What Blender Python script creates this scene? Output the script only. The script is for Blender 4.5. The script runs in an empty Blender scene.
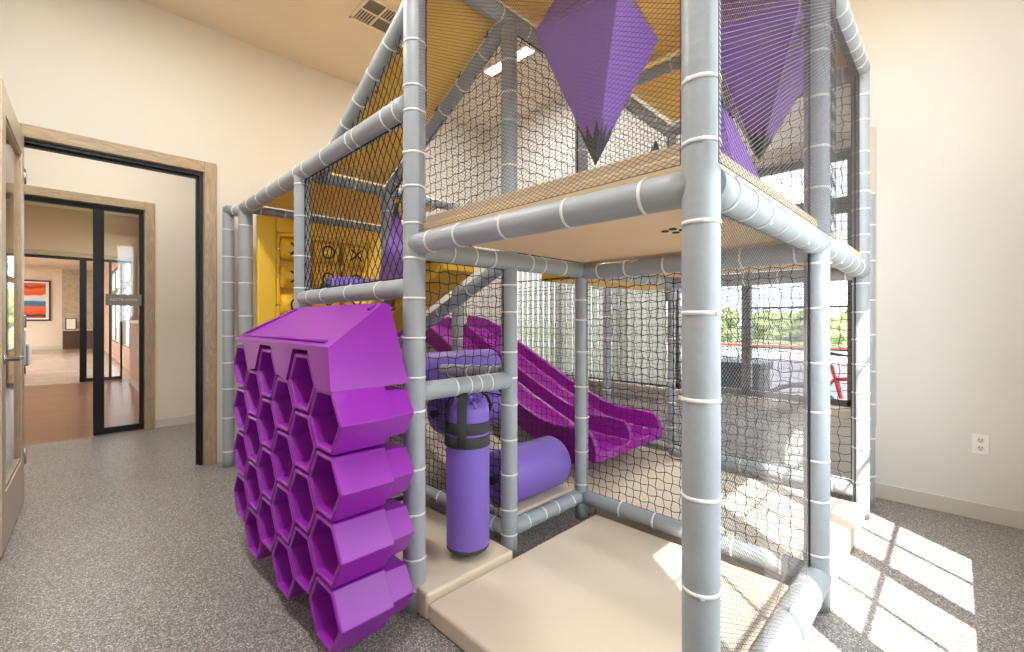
import bpy, math, random
from mathutils import Vector, Matrix
random.seed(7)
SC = bpy.context.scene
COL = SC.collection
V = Vector
PI = math.pi

# ------------------------------------------------------------------ materials
def srgb(r, g, b):
    f = lambda c: (c/255/12.92) if c/255 <= .04045 else ((c/255+.055)/1.055)**2.4
    return (f(r), f(g), f(b), 1)

def mat(name, col, rough=.5, metal=0, bump=0, bscale=40, var=0, vscale=8, coat=0, trans=0, spec=.5, emit=None, estr=0, sheen=0):
    m = bpy.data.materials.new(name); m.use_nodes = True
    nt = m.node_tree; b = nt.nodes['Principled BSDF']
    b.inputs['Base Color'].default_value = col
    b.inputs['Roughness'].default_value = rough
    b.inputs['Metallic'].default_value = metal
    b.inputs['Coat Weight'].default_value = coat
    b.inputs['Transmission Weight'].default_value = trans
    b.inputs['Specular IOR Level'].default_value = spec
    if emit:
        b.inputs['Emission Color'].default_value = emit; b.inputs['Emission Strength'].default_value = estr
    tc = nt.nodes.new('ShaderNodeTexCoord')
    if var:
        n = nt.nodes.new('ShaderNodeTexNoise'); n.inputs['Scale'].default_value = vscale; n.inputs['Detail'].default_value = 4
        nt.links.new(tc.outputs['Object'], n.inputs['Vector'])
        r = nt.nodes.new('ShaderNodeValToRGB')
        r.color_ramp.elements[0].position = .3; r.color_ramp.elements[1].position = .7
        r.color_ramp.elements[0].color = tuple(c*(1-var) for c in col[:3])+(1,)
        r.color_ramp.elements[1].color = tuple(min(1, c*(1+var)) for c in col[:3])+(1,)
        nt.links.new(n.outputs['Fac'], r.inputs[0]); nt.links.new(r.outputs[0], b.inputs['Base Color'])
    if bump:
        n = nt.nodes.new('ShaderNodeTexNoise'); n.inputs['Scale'].default_value = bscale; n.inputs['Detail'].default_value = 3
        nt.links.new(tc.outputs['Object'], n.inputs['Vector'])
        bp = nt.nodes.new('ShaderNodeBump'); bp.inputs['Strength'].default_value = bump; bp.inputs['Distance'].default_value = .01
        nt.links.new(n.outputs['Fac'], bp.inputs['Height']); nt.links.new(bp.outputs[0], b.inputs['Normal'])
    return m

def terrazzo():
    m = bpy.data.materials.new('speckled_rubber'); m.use_nodes = True
    nt = m.node_tree; b = nt.nodes['Principled BSDF']; L = nt.links.new
    tc = nt.nodes.new('ShaderNodeTexCoord')
    v = nt.nodes.new('ShaderNodeTexVoronoi'); v.inputs['Scale'].default_value = 260
    L(tc.outputs['Object'], v.inputs['Vector'])
    s = nt.nodes.new('ShaderNodeSeparateColor'); L(v.outputs['Color'], s.inputs[0])
    r = nt.nodes.new('ShaderNodeValToRGB'); r.color_ramp.interpolation = 'CONSTANT'
    e = r.color_ramp.elements
    e[0].position = 0; e[0].color = srgb(90, 87, 85)
    e[1].position = .22; e[1].color = srgb(126, 121, 117)
    for p, c in ((.5, (146, 140, 135)), (.72, (110, 104, 100)), (.82, (178, 176, 174)), (.94, (214, 212, 208))):
        k = e.new(p); k.color = srgb(*c)
    L(s.outputs[0], r.inputs[0])
    n = nt.nodes.new('ShaderNodeTexNoise'); n.inputs['Scale'].default_value = 1.3
    L(tc.outputs['Object'], n.inputs['Vector'])
    L(r.outputs[0], b.inputs['Base Color'])
    rr = nt.nodes.new('ShaderNodeMapRange'); rr.inputs['To Min'].default_value = .26; rr.inputs['To Max'].default_value = .42
    L(n.outputs['Fac'], rr.inputs[0]); L(rr.outputs[0], b.inputs['Roughness'])
    return m

def wood(name, c1, c2, scale=(1, 1, 1), rough=.45, planks=False, wscale=6, dist=3):
    m = bpy.data.materials.new(name); m.use_nodes = True
    nt = m.node_tree; b = nt.nodes['Principled BSDF']; L = nt.links.new
    tc = nt.nodes.new('ShaderNodeTexCoord'); mp = nt.nodes.new('ShaderNodeMapping')
    mp.inputs['Scale'].default_value = scale
    L(tc.outputs['Object'], mp.inputs[0])
    n = nt.nodes.new('ShaderNodeTexNoise'); n.inputs['Scale'].default_value = wscale; n.inputs['Detail'].default_value = 6; n.inputs['Distortion'].default_value = dist
    L(mp.outputs[0], n.inputs['Vector'])
    r = nt.nodes.new('ShaderNodeValToRGB'); r.color_ramp.elements[0].position = .3; r.color_ramp.elements[1].position = .7
    r.color_ramp.elements[0].color = c1; r.color_ramp.elements[1].color = c2
    L(n.outputs['Fac'], r.inputs[0])
    out = r.outputs[0]
    if planks:
        bt = nt.nodes.new('ShaderNodeTexBrick'); bt.inputs['Scale'].default_value = 1
        bt.inputs['Brick Width'].default_value = 1.3; bt.inputs['Row Height'].default_value = .16; bt.inputs['Mortar Size'].default_value = .002
        bt.inputs['Color1'].default_value = (1, 1, 1, 1); bt.inputs['Color2'].default_value = (.78, .76, .74, 1); bt.inputs['Mortar'].default_value = (.45, .4, .38, 1)
        L(tc.outputs['Object'], bt.inputs['Vector'])
        mx = nt.nodes.new('ShaderNodeMix'); mx.data_type = 'RGBA'; mx.blend_type = 'MULTIPLY'; mx.inputs[0].default_value = 1
        L(out, mx.inputs[6]); L(bt.outputs['Color'], mx.inputs[7]); out = mx.outputs[2]
    L(out, b.inputs['Base Color']); b.inputs['Roughness'].default_value = rough
    return m

def glassmat(name, tint=(1, 1, 1, 1), ref=.08):
    m = bpy.data.materials.new(name); m.use_nodes = True
    nt = m.node_tree; nt.nodes.clear(); L = nt.links.new
    o = nt.nodes.new('ShaderNodeOutputMaterial'); t = nt.nodes.new('ShaderNodeBsdfTransparent'); g = nt.nodes.new('ShaderNodeBsdfGlossy')
    g.inputs['Roughness'].default_value = .02; t.inputs[0].default_value = tint
    mx = nt.nodes.new('ShaderNodeMixShader'); lw = nt.nodes.new('ShaderNodeLayerWeight'); lw.inputs[0].default_value = .5
    pw = nt.nodes.new('ShaderNodeMath'); pw.operation = 'POWER'; pw.inputs[1].default_value = 5; L(lw.outputs['Facing'], pw.inputs[0])
    fr = nt.nodes.new('ShaderNodeMath'); fr.operation = 'MULTIPLY_ADD'; fr.inputs[1].default_value = .7; fr.inputs[2].default_value = .04; L(pw.outputs[0], fr.inputs[0])
    L(fr.outputs[0], mx.inputs[0]); L(t.outputs[0], mx.inputs[1]); L(g.outputs[0], mx.inputs[2]); L(mx.outputs[0], o.inputs[0])
    return m

def ribbed(name, col, rough, scale, axis, strength=.5, var=0):
    m = mat(name, col, rough)
    nt = m.node_tree; b = nt.nodes['Principled BSDF']; L = nt.links.new
    tc = [n for n in nt.nodes if n.type == 'TEX_COORD'][0]
    w = nt.nodes.new('ShaderNodeTexWave'); w.bands_direction = axis; w.inputs['Scale'].default_value = scale
    L(tc.outputs['Object'], w.inputs['Vector'])
    bp = nt.nodes.new('ShaderNodeBump'); bp.inputs['Strength'].default_value = strength; bp.inputs['Distance'].default_value = .01
    L(w.outputs['Fac'], bp.inputs['Height']); L(bp.outputs[0], b.inputs['Normal'])
    return m

M = {}
M['wall'] = mat('cream_paint', srgb(214, 209, 198), .8, bump=.05, bscale=160)
M['ceil'] = mat('ceiling_paint', srgb(214, 204, 188), .85, bump=.04, bscale=160)
M['wallr'] = mat('cream_paint_lit', srgb(222, 220, 214), .8, bump=.05, bscale=160)  # the cream wall paint again, made whiter to carry this wall's light
M['hallwall'] = mat('hall_paint', srgb(226, 216, 200), .8)
M['pinkwall'] = mat('rosy_paint', srgb(208, 176, 158), .7)
M['tanwall'] = mat('tan_paint', srgb(196, 170, 142), .8)
M['base'] = mat('baseboard_vinyl', srgb(206, 200, 188), .5)
M['floor'] = terrazzo()
M['oak'] = wood('pale_oak', srgb(150, 130, 102), srgb(184, 162, 132), (4, 4, .6), .4)
M['doorwood'] = wood('door_oak', srgb(188, 170, 146), srgb(208, 192, 170), (4, 4, .5), .35)
M['oakh'] = wood('pale_oak_horizontal', srgb(150, 130, 102), srgb(184, 162, 132), (.6, 4, 4), .4)
M['brownfloor'] = wood('russet_floor', srgb(120, 80, 56), srgb(146, 102, 76), (.5, 3, 1), .28, True)
M['greyfloor'] = wood('greige_floor', srgb(150, 128, 112), srgb(190, 170, 152), (.5, 3, 1), .25, True)
M['black'] = mat('black_steel', srgb(28, 32, 36), .35, .3)
M['glass'] = glassmat('clear_glass')
M['tintglass'] = glassmat('tinted_glass', (.72, .72, .72, 1))
M['chrome'] = mat('chrome', srgb(190, 190, 190), .2, 1)
M['vinyl'] = mat('grey_foam_vinyl', srgb(160, 167, 172), .40, bump=.4, bscale=15, var=.04, vscale=5)
M['tie'] = mat('white_nylon', srgb(232, 232, 230), .4)
M['seam'] = mat('velcro', srgb(50, 54, 62), .9)
M['yellow'] = ribbed('yellow_vinyl', srgb(254, 208, 92), .5, 12, 'Y', .15)
M['yelplastic'] = mat('yellow_plastic', srgb(240, 196, 58), .4)
M['yelrib'] = ribbed('yellow_ribbed', srgb(246, 196, 60), .45, 28, 'Y', .8)
M['purpleplastic'] = mat('magenta_plastic', srgb(146, 34, 170), .33, bump=.06, bscale=12, var=.06, vscale=3)
M['slide'] = mat('magenta_slide_plastic', srgb(142, 18, 146), .3)
M['purple'] = mat('purple_vinyl', srgb(124, 98, 192), .45, bump=.12, bscale=18)
M['spike'] = mat('violet_vinyl', srgb(128, 88, 172), .42, bump=.08, bscale=10)
M['tip'] = mat('charcoal_vinyl', srgb(48, 54, 56), .6)
M['web'] = mat('black_webbing', srgb(62, 64, 66), .85, bump=.3, bscale=300)
M['beige'] = mat('beige_vinyl', srgb(212, 197, 174), .5, bump=.12, bscale=6, var=.025, vscale=2)
M['deck'] = mat('tan_vinyl_deck', srgb(236, 208, 168), .55, var=.03, vscale=3)
M['net'] = mat('black_cord', srgb(22, 21, 22), .8)
M['finenet'] = mat('dark_mesh_cord', srgb(84, 82, 82), .75)
M['tanmesh'] = mat('tan_carpet', srgb(226, 202, 172), .8, bump=.4, bscale=250)
M['white'] = mat('white_plastic', srgb(240, 238, 234), .35)
M['dark'] = mat('black_paint', srgb(20, 18, 18), .5)
M['vent'] = mat('white_enamel', srgb(225, 215, 200), .4)
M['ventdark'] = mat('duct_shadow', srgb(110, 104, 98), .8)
M['light'] = mat('lit_diffuser', (1, 1, 1, 1), .5, emit=(1, .98, .95, 1), estr=8)
M['sign'] = mat('taupe_sign', srgb(140, 134, 128), .5)
M['signtext'] = mat('white_sign_letters', srgb(225, 222, 216), .5)
M['walnut'] = wood('dark_walnut', srgb(64, 44, 36), srgb(92, 66, 52), (1, 1, 6), .4)
M['stone'] = mat('mottled_plaster', srgb(186, 176, 160), .8, var=.15, vscale=9)
M['fabric'] = mat('grey_upholstery', srgb(120, 116, 114), .85, bump=.2, bscale=120)
M['countertop'] = mat('pale_counter', srgb(214, 204, 192), .3)
M['winframe'] = mat('bronze_frame', srgb(112, 108, 104), .4, .2)
M['casing'] = mat('beige_casing', srgb(206, 198, 184), .5)
M['asphalt'] = mat('asphalt', srgb(92, 88, 96), .9, var=.15, vscale=30)
M['concrete'] = mat('concrete', srgb(176, 172, 166), .85, var=.05)
M['redcurb'] = mat('red_curb_paint', srgb(206, 48, 44), .6)
M['grass'] = mat('lawn', srgb(112, 122, 80), .9, var=.25, vscale=3)
M['leaf'] = mat('tree_leaves', srgb(128, 140, 92), .8, var=.4, vscale=5)
M['bark'] = mat('bark', srgb(96, 80, 64), .9)
M['red'] = mat('red_bike_paint', srgb(206, 40, 52), .35)
M['tyre'] = mat('tyre_rubber', srgb(34, 36, 40), .7)
# sheer vertical blinds
def blindmat():
    m = bpy.data.materials.new('sheer_blind'); m.use_nodes = True
    nt = m.node_tree; nt.nodes.clear(); L = nt.links.new
    o = nt.nodes.new('ShaderNodeOutputMaterial'); d = nt.nodes.new('ShaderNodeBsdfDiffuse'); t = nt.nodes.new('ShaderNodeBsdfTranslucent')
    d.inputs[0].default_value = srgb(218, 218, 212); t.inputs[0].default_value = srgb(216, 214, 206)
    mx = nt.nodes.new('ShaderNodeMixShader'); mx.inputs[0].default_value = .75
    L(d.outputs[0], mx.inputs[1]); L(t.outputs[0], mx.inputs[2]); L(mx.outputs[0], o.inputs[0])
    return m
M['blind'] = blindmat()
def painting_mat():
    m = bpy.data.materials.new('abstract_landscape_print'); m.use_nodes = True
    nt = m.node_tree; b = nt.nodes['Principled BSDF']; L = nt.links.new
    tc = nt.nodes.new('ShaderNodeTexCoord')
    n = nt.nodes.new('ShaderNodeTexNoise'); n.inputs['Scale'].default_value = 2.2; n.inputs['Detail'].default_value = 5
    L(tc.outputs['Object'], n.inputs['Vector'])
    sx = nt.nodes.new('ShaderNodeSeparateXYZ'); L(tc.outputs['Object'], sx.inputs[0])
    a = nt.nodes.new('ShaderNodeMath'); a.operation = 'MULTIPLY_ADD'; a.inputs[1].default_value = .35
    L(n.outputs['Fac'], a.inputs[0]); L(sx.outputs['Z'], a.inputs[2])
    mr = nt.nodes.new('ShaderNodeMapRange'); mr.inputs['From Min'].default_value = 1.37; mr.inputs['From Max'].default_value = 2.95
    L(a.outputs[0], mr.inputs[0])
    r = nt.nodes.new('ShaderNodeValToRGB'); e = r.color_ramp.elements
    e[0].position = 0; e[0].color = srgb(214, 70, 40); e[1].position = 1; e[1].color = srgb(226, 72, 40)
    for p, c in ((.12, (60, 34, 40)), (.16, (226, 84, 44)), (.33, (232, 110, 60)), (.37, (44, 110, 150)), (.47, (60, 130, 168)), (.5, (222, 226, 226)), (.64, (226, 226, 222)), (.68, (226, 74, 40)), (.8, (238, 120, 50)), (.86, (130, 50, 36)), (.9, (234, 96, 44))):
        k = e.new(p); k.color = srgb(*c)
    L(mr.outputs[0], r.inputs[0]); L(r.outputs[0], b.inputs['Base Color'])
    return m
M['art'] = painting_mat()

# ------------------------------------------------------------------ mesh builder
class MB:
    def __init__(s): s.v = []; s.f = []; s.m = []; s.sm = []
    def add(s, vs, fs, mi=0, smooth=False):
        o = len(s.v); s.v += [tuple(p) for p in vs]
        for f in fs: s.f.append([i+o for i in f]); s.m.append(mi); s.sm.append(smooth)
    def box(s, a, b, mi=0):
        x0, y0, z0 = a; x1, y1, z1 = b
        if x0 > x1: x0, x1 = x1, x0
        if y0 > y1: y0, y1 = y1, y0
        if z0 > z1: z0, z1 = z1, z0
        s.add([(x0,y0,z0),(x1,y0,z0),(x1,y1,z0),(x0,y1,z0),(x0,y0,z1),(x1,y0,z1),(x1,y1,z1),(x0,y1,z1)],
              [(0,3,2,1),(4,5,6,7),(0,1,5,4),(1,2,6,5),(2,3,7,6),(3,0,4,7)], mi)
    def tube(s, pts, rad, n=12, mi=0, cap=True, smooth=True, ref=None, flat=None):
        """tube along a polyline; rad a number or list; flat=(a,b) makes an elliptical/flat strap section"""
        P = [V(p) for p in pts]; k = len(P)
        R = rad if isinstance(rad, (list, tuple)) else [rad]*k
        d0 = (P[1]-P[0]).normalized()
        u = V(ref) if ref else (V((0,0,1)) if abs(d0.z) < .9 else V((1,0,0)))
        rings = []
        for i in range(k):
            d = (P[min(i+1,k-1)]-P[max(i-1,0)]).normalized()
            u = (u-d*u.dot(d)).normalized(); w = d.cross(u)
            fa, fb = flat if flat else (1, 1)
            rings += [P[i]+u*(R[i]*fa*math.cos(2*PI*j/n))+w*(R[i]*fb*math.sin(2*PI*j/n)) for j in range(n)]
        fs = [(i*n+j, i*n+(j+1)%n, (i+1)*n+(j+1)%n, (i+1)*n+j) for i in range(k-1) for j in range(n)]
        o = len(s.v)
        s.add(rings, fs, mi, smooth)
        if cap:
            s.f.append([o+j for j in range(n)][::-1]); s.m.append(mi); s.sm.append(False)
            s.f.append([o+(k-1)*n+j for j in range(n)]); s.m.append(mi); s.sm.append(False)
    def lathe(s, prof, c, axis=(0,0,1), n=32, mi=0, smooth=True):
        """prof: list of (radius, height) along axis from point c"""
        ax = V(axis).normalized(); u = V((1,0,0)) if abs(ax.x) < .9 else V((0,1,0))
        u = (u-ax*u.dot(ax)).normalized(); w = ax.cross(u); c = V(c)
        vs = [c+ax*h+u*(r*math.cos(2*PI*j/n))+w*(r*math.sin(2*PI*j/n)) for r, h in prof for j in range(n)]
        k = len(prof)
        fs = [(i*n+j, i*n+(j+1)%n, (i+1)*n+(j+1)%n, (i+1)*n+j) for i in range(k-1) for j in range(n)]
        o = len(s.v); s.add(vs, fs, mi, smooth)
        s.f.append([o+j for j in range(n)][::-1]); s.m.append(mi); s.sm.append(False)
        s.f.append([o+(k-1)*n+j for j in range(n)]); s.m.append(mi); s.sm.append(False)
    def prism(s, poly, off, mi=0):
        """poly: planar list of 3D points, extruded by off"""
        n = len(poly); off = V(off)
        vs = [V(p) for p in poly]+[V(p)+off for p in poly]
        s.add(vs, [list(range(n))[::-1], list(range(n, 2*n))]+[(i, (i+1)%n, n+(i+1)%n, n+i) for i in range(n)], mi)
    def build(s, name, mats, parent=None, bevel=0, seg=2, subsurf=0):
        me = bpy.data.meshes.new(name); me.from_pydata(s.v, [], s.f)
        if not isinstance(mats, (list, tuple)): mats = [mats]
        for m in mats: me.materials.append(M[m])
        me.polygons.foreach_set('material_index', s.m); me.polygons.foreach_set('use_smooth', s.sm)
        me.update()
        import bmesh
        bm = bmesh.new(); bm.from_mesh(me); bmesh.ops.recalc_face_normals(bm, faces=bm.faces); bm.to_mesh(me); bm.free()
        o = bpy.data.objects.new(name, me); COL.objects.link(o)
        if parent:
            o.parent = parent
            o.matrix_parent_inverse = Matrix.Translation(-V(parent.get('_base', (0,0,0))))
        if bevel:
            md = o.modifiers.new('bevel', 'BEVEL'); md.width = bevel; md.segments = seg; md.limit_method = 'ANGLE'; md.angle_limit = .6
            if seg > 1:
                for p in me.polygons: p.use_smooth = True
                wn = o.modifiers.new('normals', 'WEIGHTED_NORMAL'); wn.keep_sharp = True
        return o

BASES = []
def thing(name, label, cat, loc, group=None):
    o = bpy.data.objects.new(name, None); COL.objects.link(o); o.location = loc; o.empty_display_size = .1
    o['_base'] = tuple(float(c) for c in loc); BASES.append(o)
    return tag(o, label, cat, group)
def tag(o, label, cat, group=None):
    o['label'] = label; o['category'] = cat
    if group: o['group'] = group
    return o
def struct(o, label=None, cat=None):
    o['kind'] = 'structure'
    if label: o['label'] = label; o['category'] = cat
    return o
def sbox(name, a, b, m, bevel=0, label=None, cat=None):
    mb = MB(); mb.box(a, b); return struct(mb.build(name, m, bevel=bevel), label, cat)

# ------------------------------------------------------------------ camera
H = 1.2
cam = bpy.data.cameras.new('camera'); co = bpy.data.objects.new('camera', cam); COL.objects.link(co)
cam.sensor_width = 36; cam.lens = 445/1024*36; cam.shift_y = -6/1024; cam.clip_start = .02; cam.clip_end = 400
co.location = (0, 0, H); co.rotation_euler = (PI/2, 0, -PI/4); SC.camera = co

# ------------------------------------------------------------------ room shell
X0, X1, Y0, Y1, CZ = -.9, 3.88, -.43, 4.4, 3.63
sbox('floor', (X0-.1, Y0-.06, -.1), (X1, 6.28, 0), 'floor', label='speckled grey rubber floor', cat='floor')
sbox('ceiling', (X0-.1, Y0-.06, CZ), (X1+.12, Y1+.1, CZ+.1), 'ceil', label='plain cream ceiling', cat='ceiling')
sbox('wall_left', (X0-.1, Y0-.06, 0), (X0, Y1+.1, CZ), 'wall')

def wall_with_holes(name, axis, pos0, pos1, a0, a1, z1, holes, m, label=None, z0=0):
    """axis 'X': wall spans along X between a0..a1 at Y in pos0..pos1; axis 'Y' likewise. holes: (a, b, zlo, zhi)"""
    mb = MB()
    def bx(a, b, zl, zh):
        if b-a < 1e-4 or zh-zl < 1e-4: return
        if axis == 'X': mb.box((a, pos0, zl), (b, pos1, zh))
        else: mb.box((pos0, a, zl), (pos1, b, zh))
    c = a0
    for (a, b, zl, zh) in sorted(holes):
        bx(c, a, z0, z1); bx(a, b, z0, zl); bx(a, b, zh, z1); c = b
    bx(c, a1, z0, z1)
    return struct(mb.build(name, m), label, 'wall' if label else None)

# wall behind the camera with the three windows that let the sun in
WS, WH = .70, 2.86
bands = [(1.15, 1.73), (1.93, 2.51), (2.64, 3.22)]
back_holes = [(a-.37, b-.32, WS, WH) for a, b in bands]
wall_with_holes('wall_back', 'X', Y0-.06, Y0, X0, X1+.12, CZ, back_holes, 'wall')
for i, (a, b, zl, zh) in enumerate(back_holes):
    mb = MB(); yb = Y0-.035
    xm = (a+b)/2
    mb.box((xm-.006, yb, zl), (xm+.006, yb+.018, zh))
    for k in (1, 2, 3):
        zz = zl+(zh-zl)*k*.277
        mb.box((a, yb, zz-.006), (b, yb+.018, zz+.006))
    for q in ((a, zl, a+.012, zh), (b-.012, zl, b, zh), (a, zl, b, zl+.012), (a, zh-.012, b, zh)):
        mb.box((q[0], yb, q[1]), (q[2], yb+.018, q[3]))
    w = struct(mb.build('window_%d' % (i+1), 'casing'))
    g = MB(); g.box((a, yb+.006, zl), (b, yb+.009, zh)); g.build('pane', 'glass', w)

# left (doorway) wall, Y = 4.4
D1 = (-.215, .80, 0, 2.42)
wall_with_holes('wall_front', 'X', Y1, Y1+.12, X0, X1+.12, CZ, [D1], 'wall', 'cream wall holding the doorway')
def casing_x(name, a, b, zt, y, w=.085, d=.02, depth=.12, m=('oak', 'oakh')):
    mb = MB()
    for yy in (y-d, y+depth):
        mb.box((a-w, yy, 0), (a, yy+d, zt+w)); mb.box((b, yy, 0), (b+w, yy+d, zt+w))
    mb.box((a, y, 0), (a+.004, y+depth, zt)); mb.box((b-.004, y, 0), (b, y+depth, zt))
    for yy in (y-d, y+depth): mb.box((a, yy, zt), (b, yy+d, zt+w), 1)
    return mb.build(name, list(m), bevel=.003, seg=1)
struct(casing_x('trim_1', D1[0], D1[1], D1[3], Y1))
mb = MB(); j = .028
mb.box((D1[1]-j, Y1+.02, 0), (D1[1]-.004, Y1+.11, D1[3]-.004)); mb.box((D1[0]+.004, Y1+.02, D1[3]-j), (D1[1]-j, Y1+.11, D1[3]-.004))
mb.box((D1[1]-.045, Y1+.055, 0), (D1[1]-j, Y1+.085, D1[3]-j)); mb.box((D1[0]+.004, Y1+.055, D1[3]-.045), (D1[1]-.045, Y1+.085, D1[3]-j))
struct(mb.build('trim_2', 'black'))
sbox('baseboard_front', (D1[1]+.09, Y1-.012, 0), (X1, Y1, .1), 'base', .003)

# door leaf, open toward the camera
dl = thing('door_1', 'pale oak glazed door standing open at the left edge', 'door', (-.20, 4.36, 0)); dl['kind'] = 'structure'
xa, xb = -.245, -.20; ya, yb = 3.38, 4.36
mb = MB()
mb.box((xa, ya, .01), (xb, ya+.13, 2.41)); mb.box((xa, yb-.12, .01), (xb, yb, 2.41))
mb.box((xa, ya+.13, 2.27), (xb, yb-.12, 2.41)); mb.box((xa, ya+.13, .01), (xb, yb-.12, .30))
mb.build('door_frame', 'doorwood', dl, bevel=.004)
mb = MB()
gy0, gy1 = ya+.13, yb-.12
for q in ((gy0, .30, gy0+.02, 2.27), (gy1-.02, .30, gy1, 2.27), (gy0, .30, gy1, .32), (gy0, 2.25, gy1, 2.27)):
    mb.box((xa+.006, q[0], q[1]), (xb-.006, q[2], q[3]))
mb.build('glazing_bead', 'oak', dl)
mb = MB(); mb.box((xa+.018, gy0+.018, .318), (xb-.018, gy1-.018, 2.252)); mb.build('pane', 'glass', dl)
mb = MB(); mb.lathe([(.026, 0), (.026, .008), (.012, .010), (.012, .055)], (xb, ya+.06, 1.0), (1,0,0), 20)
mb.tube([(xb+.05, ya+.06, 1.0), (xb+.055, ya+.10, 1.0), (xb+.052, ya+.19, .998)], .010, 12)
mb.build('door_handle', 'chrome', dl)
mb = MB()
for hz in (.3, 1.2, 2.15): mb.tube([(xb+.002, yb+.006, hz-.05), (xb+.002, yb+.006, hz+.05)], .008, 10)
mb.build('hinge', 'chrome', dl)
dl.rotation_euler.z = -.03

# right wall, X = 3.88, one long window
WY0, WY1, WZ0, WZ1 = .50, 3.95, .58, 2.40
wall_with_holes('wall_right', 'Y', X1, X1+.12, Y0-.06, Y1, CZ, [(WY0, WY1, WZ0, WZ1)], 'wallr', 'cream wall with the long window and the socket')
mb = MB()
c0, c1 = X1-.05, X1
for q in ((WY0-.115, WZ0-.10, WY0, WZ1+.10), (WY1, WZ0-.10, WY1+.08, WZ1+.10), (WY0, WZ1, WY1, WZ1+.10), (WY0, WZ0-.10, WY1, WZ0)):
    mb.box((c0, q[0], q[1]), (c1, q[2], q[3]))
mb.box((X1-.07, WY0, WZ0-.02), (X1+.03, WY1, WZ0+.005))
struct(mb.build('trim_3', 'casing', bevel=.003, seg=1))
for i, (a, b, zl, zh) in enumerate(((8.0, 9.7, 1.25, 2.9), (9.9, 11.6, 1.25, 2.9), (12.6, 16, .5, 2.8), (17, 21, .5, 2.8))):
    mb = MB()
    for q in ((a, zl, a+.05, zh), (b-.05, zl, b, zh), ((a+b)/2-.03, zl, (a+b)/2+.03, zh), (a, zl, b, zl+.05), (a, zh-.05, b, zh), (a, 2.05, b, 2.17)): mb.box((1.07, q[0], q[1]), (1.13, q[2], q[3]))
    struct(mb.build('window_%d' % (i+5), 'winframe'))
w4 = MB()
fx0, fx1 = X1+.03, X1+.08
for q in ((WY0, WZ0, WY0+.05, WZ1), (WY1-.05, WZ0, WY1, WZ1), (WY0, WZ0, WY1, WZ0+.05), (WY0, WZ1-.05, WY1, WZ1), (WY0, 1.97, WY1, 2.08),
          (1.18, WZ0, 1.25, WZ1), (1.78, WZ0, 1.84, WZ1), (2.31, WZ0, 2.39, WZ1), (3.1, WZ0, 3.17, WZ1)):
    w4.box((fx0, q[0], q[1]), (fx1, q[2], q[3]))
w4.box((fx0+.01, WY0, 1.29), (fx0+.03, 1.18, 1.305)); w4.box((fx0+.01, WY0, .975), (fx0+.03, 1.18, .99))
w4 = struct(w4.build('window_4', 'winframe'), 'long bronze framed window with transom', 'window')
g = MB(); g.box((fx0+.03, WY0, WZ0), (fx0+.036, WY1, WZ1)); g.build('pane', 'tintglass', w4)
sbox('baseboard_right', (X1-.014, Y0, 0), (X1, Y1-.012, .1), 'base', .003)
mb = MB(); mb.box((X0, Y0, 0), (X0+.012, Y1, .1)); struct(mb.build('baseboard_left', 'base'))

# vertical blinds over the far part of the window
bl = thing('vertical_blind', 'sheer white vertical blind over the far half of the window', 'blind', (X1-.03, 2.8, WZ0))
mb = MB(); mb.box((X1-.055, 1.86, WZ1-.03), (X1-.022, 3.9, WZ1+.03)); mb.build('headrail', 'white', bl)
yy = 1.90; k = 0
while yy < 3.85:
    if not (2.31 < yy < 2.38):
        mb = MB(); a = .28
        dx, dy = .048*math.sin(a), .048*math.cos(a)
        mb.add([(X1-.036-dx, yy-dy, WZ0+.03), (X1-.036+dx, yy+dy, WZ0+.03), (X1-.036+dx, yy+dy, WZ1-.03), (X1-.036-dx, yy-dy, WZ1-.03),
                (X1-.038-dx, yy-dy+.002, WZ0+.03), (X1-.038+dx, yy+dy+.002, WZ0+.03), (X1-.038+dx, yy+dy+.002, WZ1-.03), (X1-.038-dx, yy-dy+.002, WZ1-.03)],
               [(0,1,2,3), (7,6,5,4), (0,4,5,1), (1,5,6,2), (2,6,7,3), (3,7,4,0)])
        mb.build('vane', 'blind', bl)
    yy += .082
for (y, lab) in ((1.81, 'nearer'), (1.70, 'farther')):
    pass
mb = MB(); mb.box((X1-.02, 1.795, .78), (X1+.03, 1.83, .92)); mb.tube([(X1-.03, 1.81, .80), (X1-.03, 1.81, .90)], .008, 8)
tag(mb.build('window_latch', 'dark', bevel=.002, seg=1), 'small black latch on the window mullion left of the near post', 'latch')

# wall socket
ws = thing('wall_socket', 'white twin electrical socket on the bare right wall', 'socket', (X1, -.095, .44))
yc, zc = -.10, .455
mb = MB(); mb.box((X1-.008, yc-.036, zc-.058), (X1, yc+.036, zc+.058)); mb.build('cover_plate', 'white', ws, bevel=.003)
for s in (-1, 1):
    mb = MB(); mb.lathe([(.0165, 0), (.0165, .003)], (X1-.008, yc, zc+s*.024), (-1,0,0), 20); r = mb.build('receptacle', 'vent', ws)
    mb = MB(); z = zc+s*.024
    mb.box((X1-.0125, yc-.008, z-.001), (X1-.0105, yc-.005, z+.009)); mb.box((X1-.0125, yc+.005, z-.001), (X1-.0105, yc+.008, z+.009)); mb.box((X1-.0125, yc-.003, z-.011), (X1-.0105, yc+.003, z-.006))
    o = mb.build('slots', 'dark', r)
    o.matrix_parent_inverse = Matrix.Identity(4)

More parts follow.
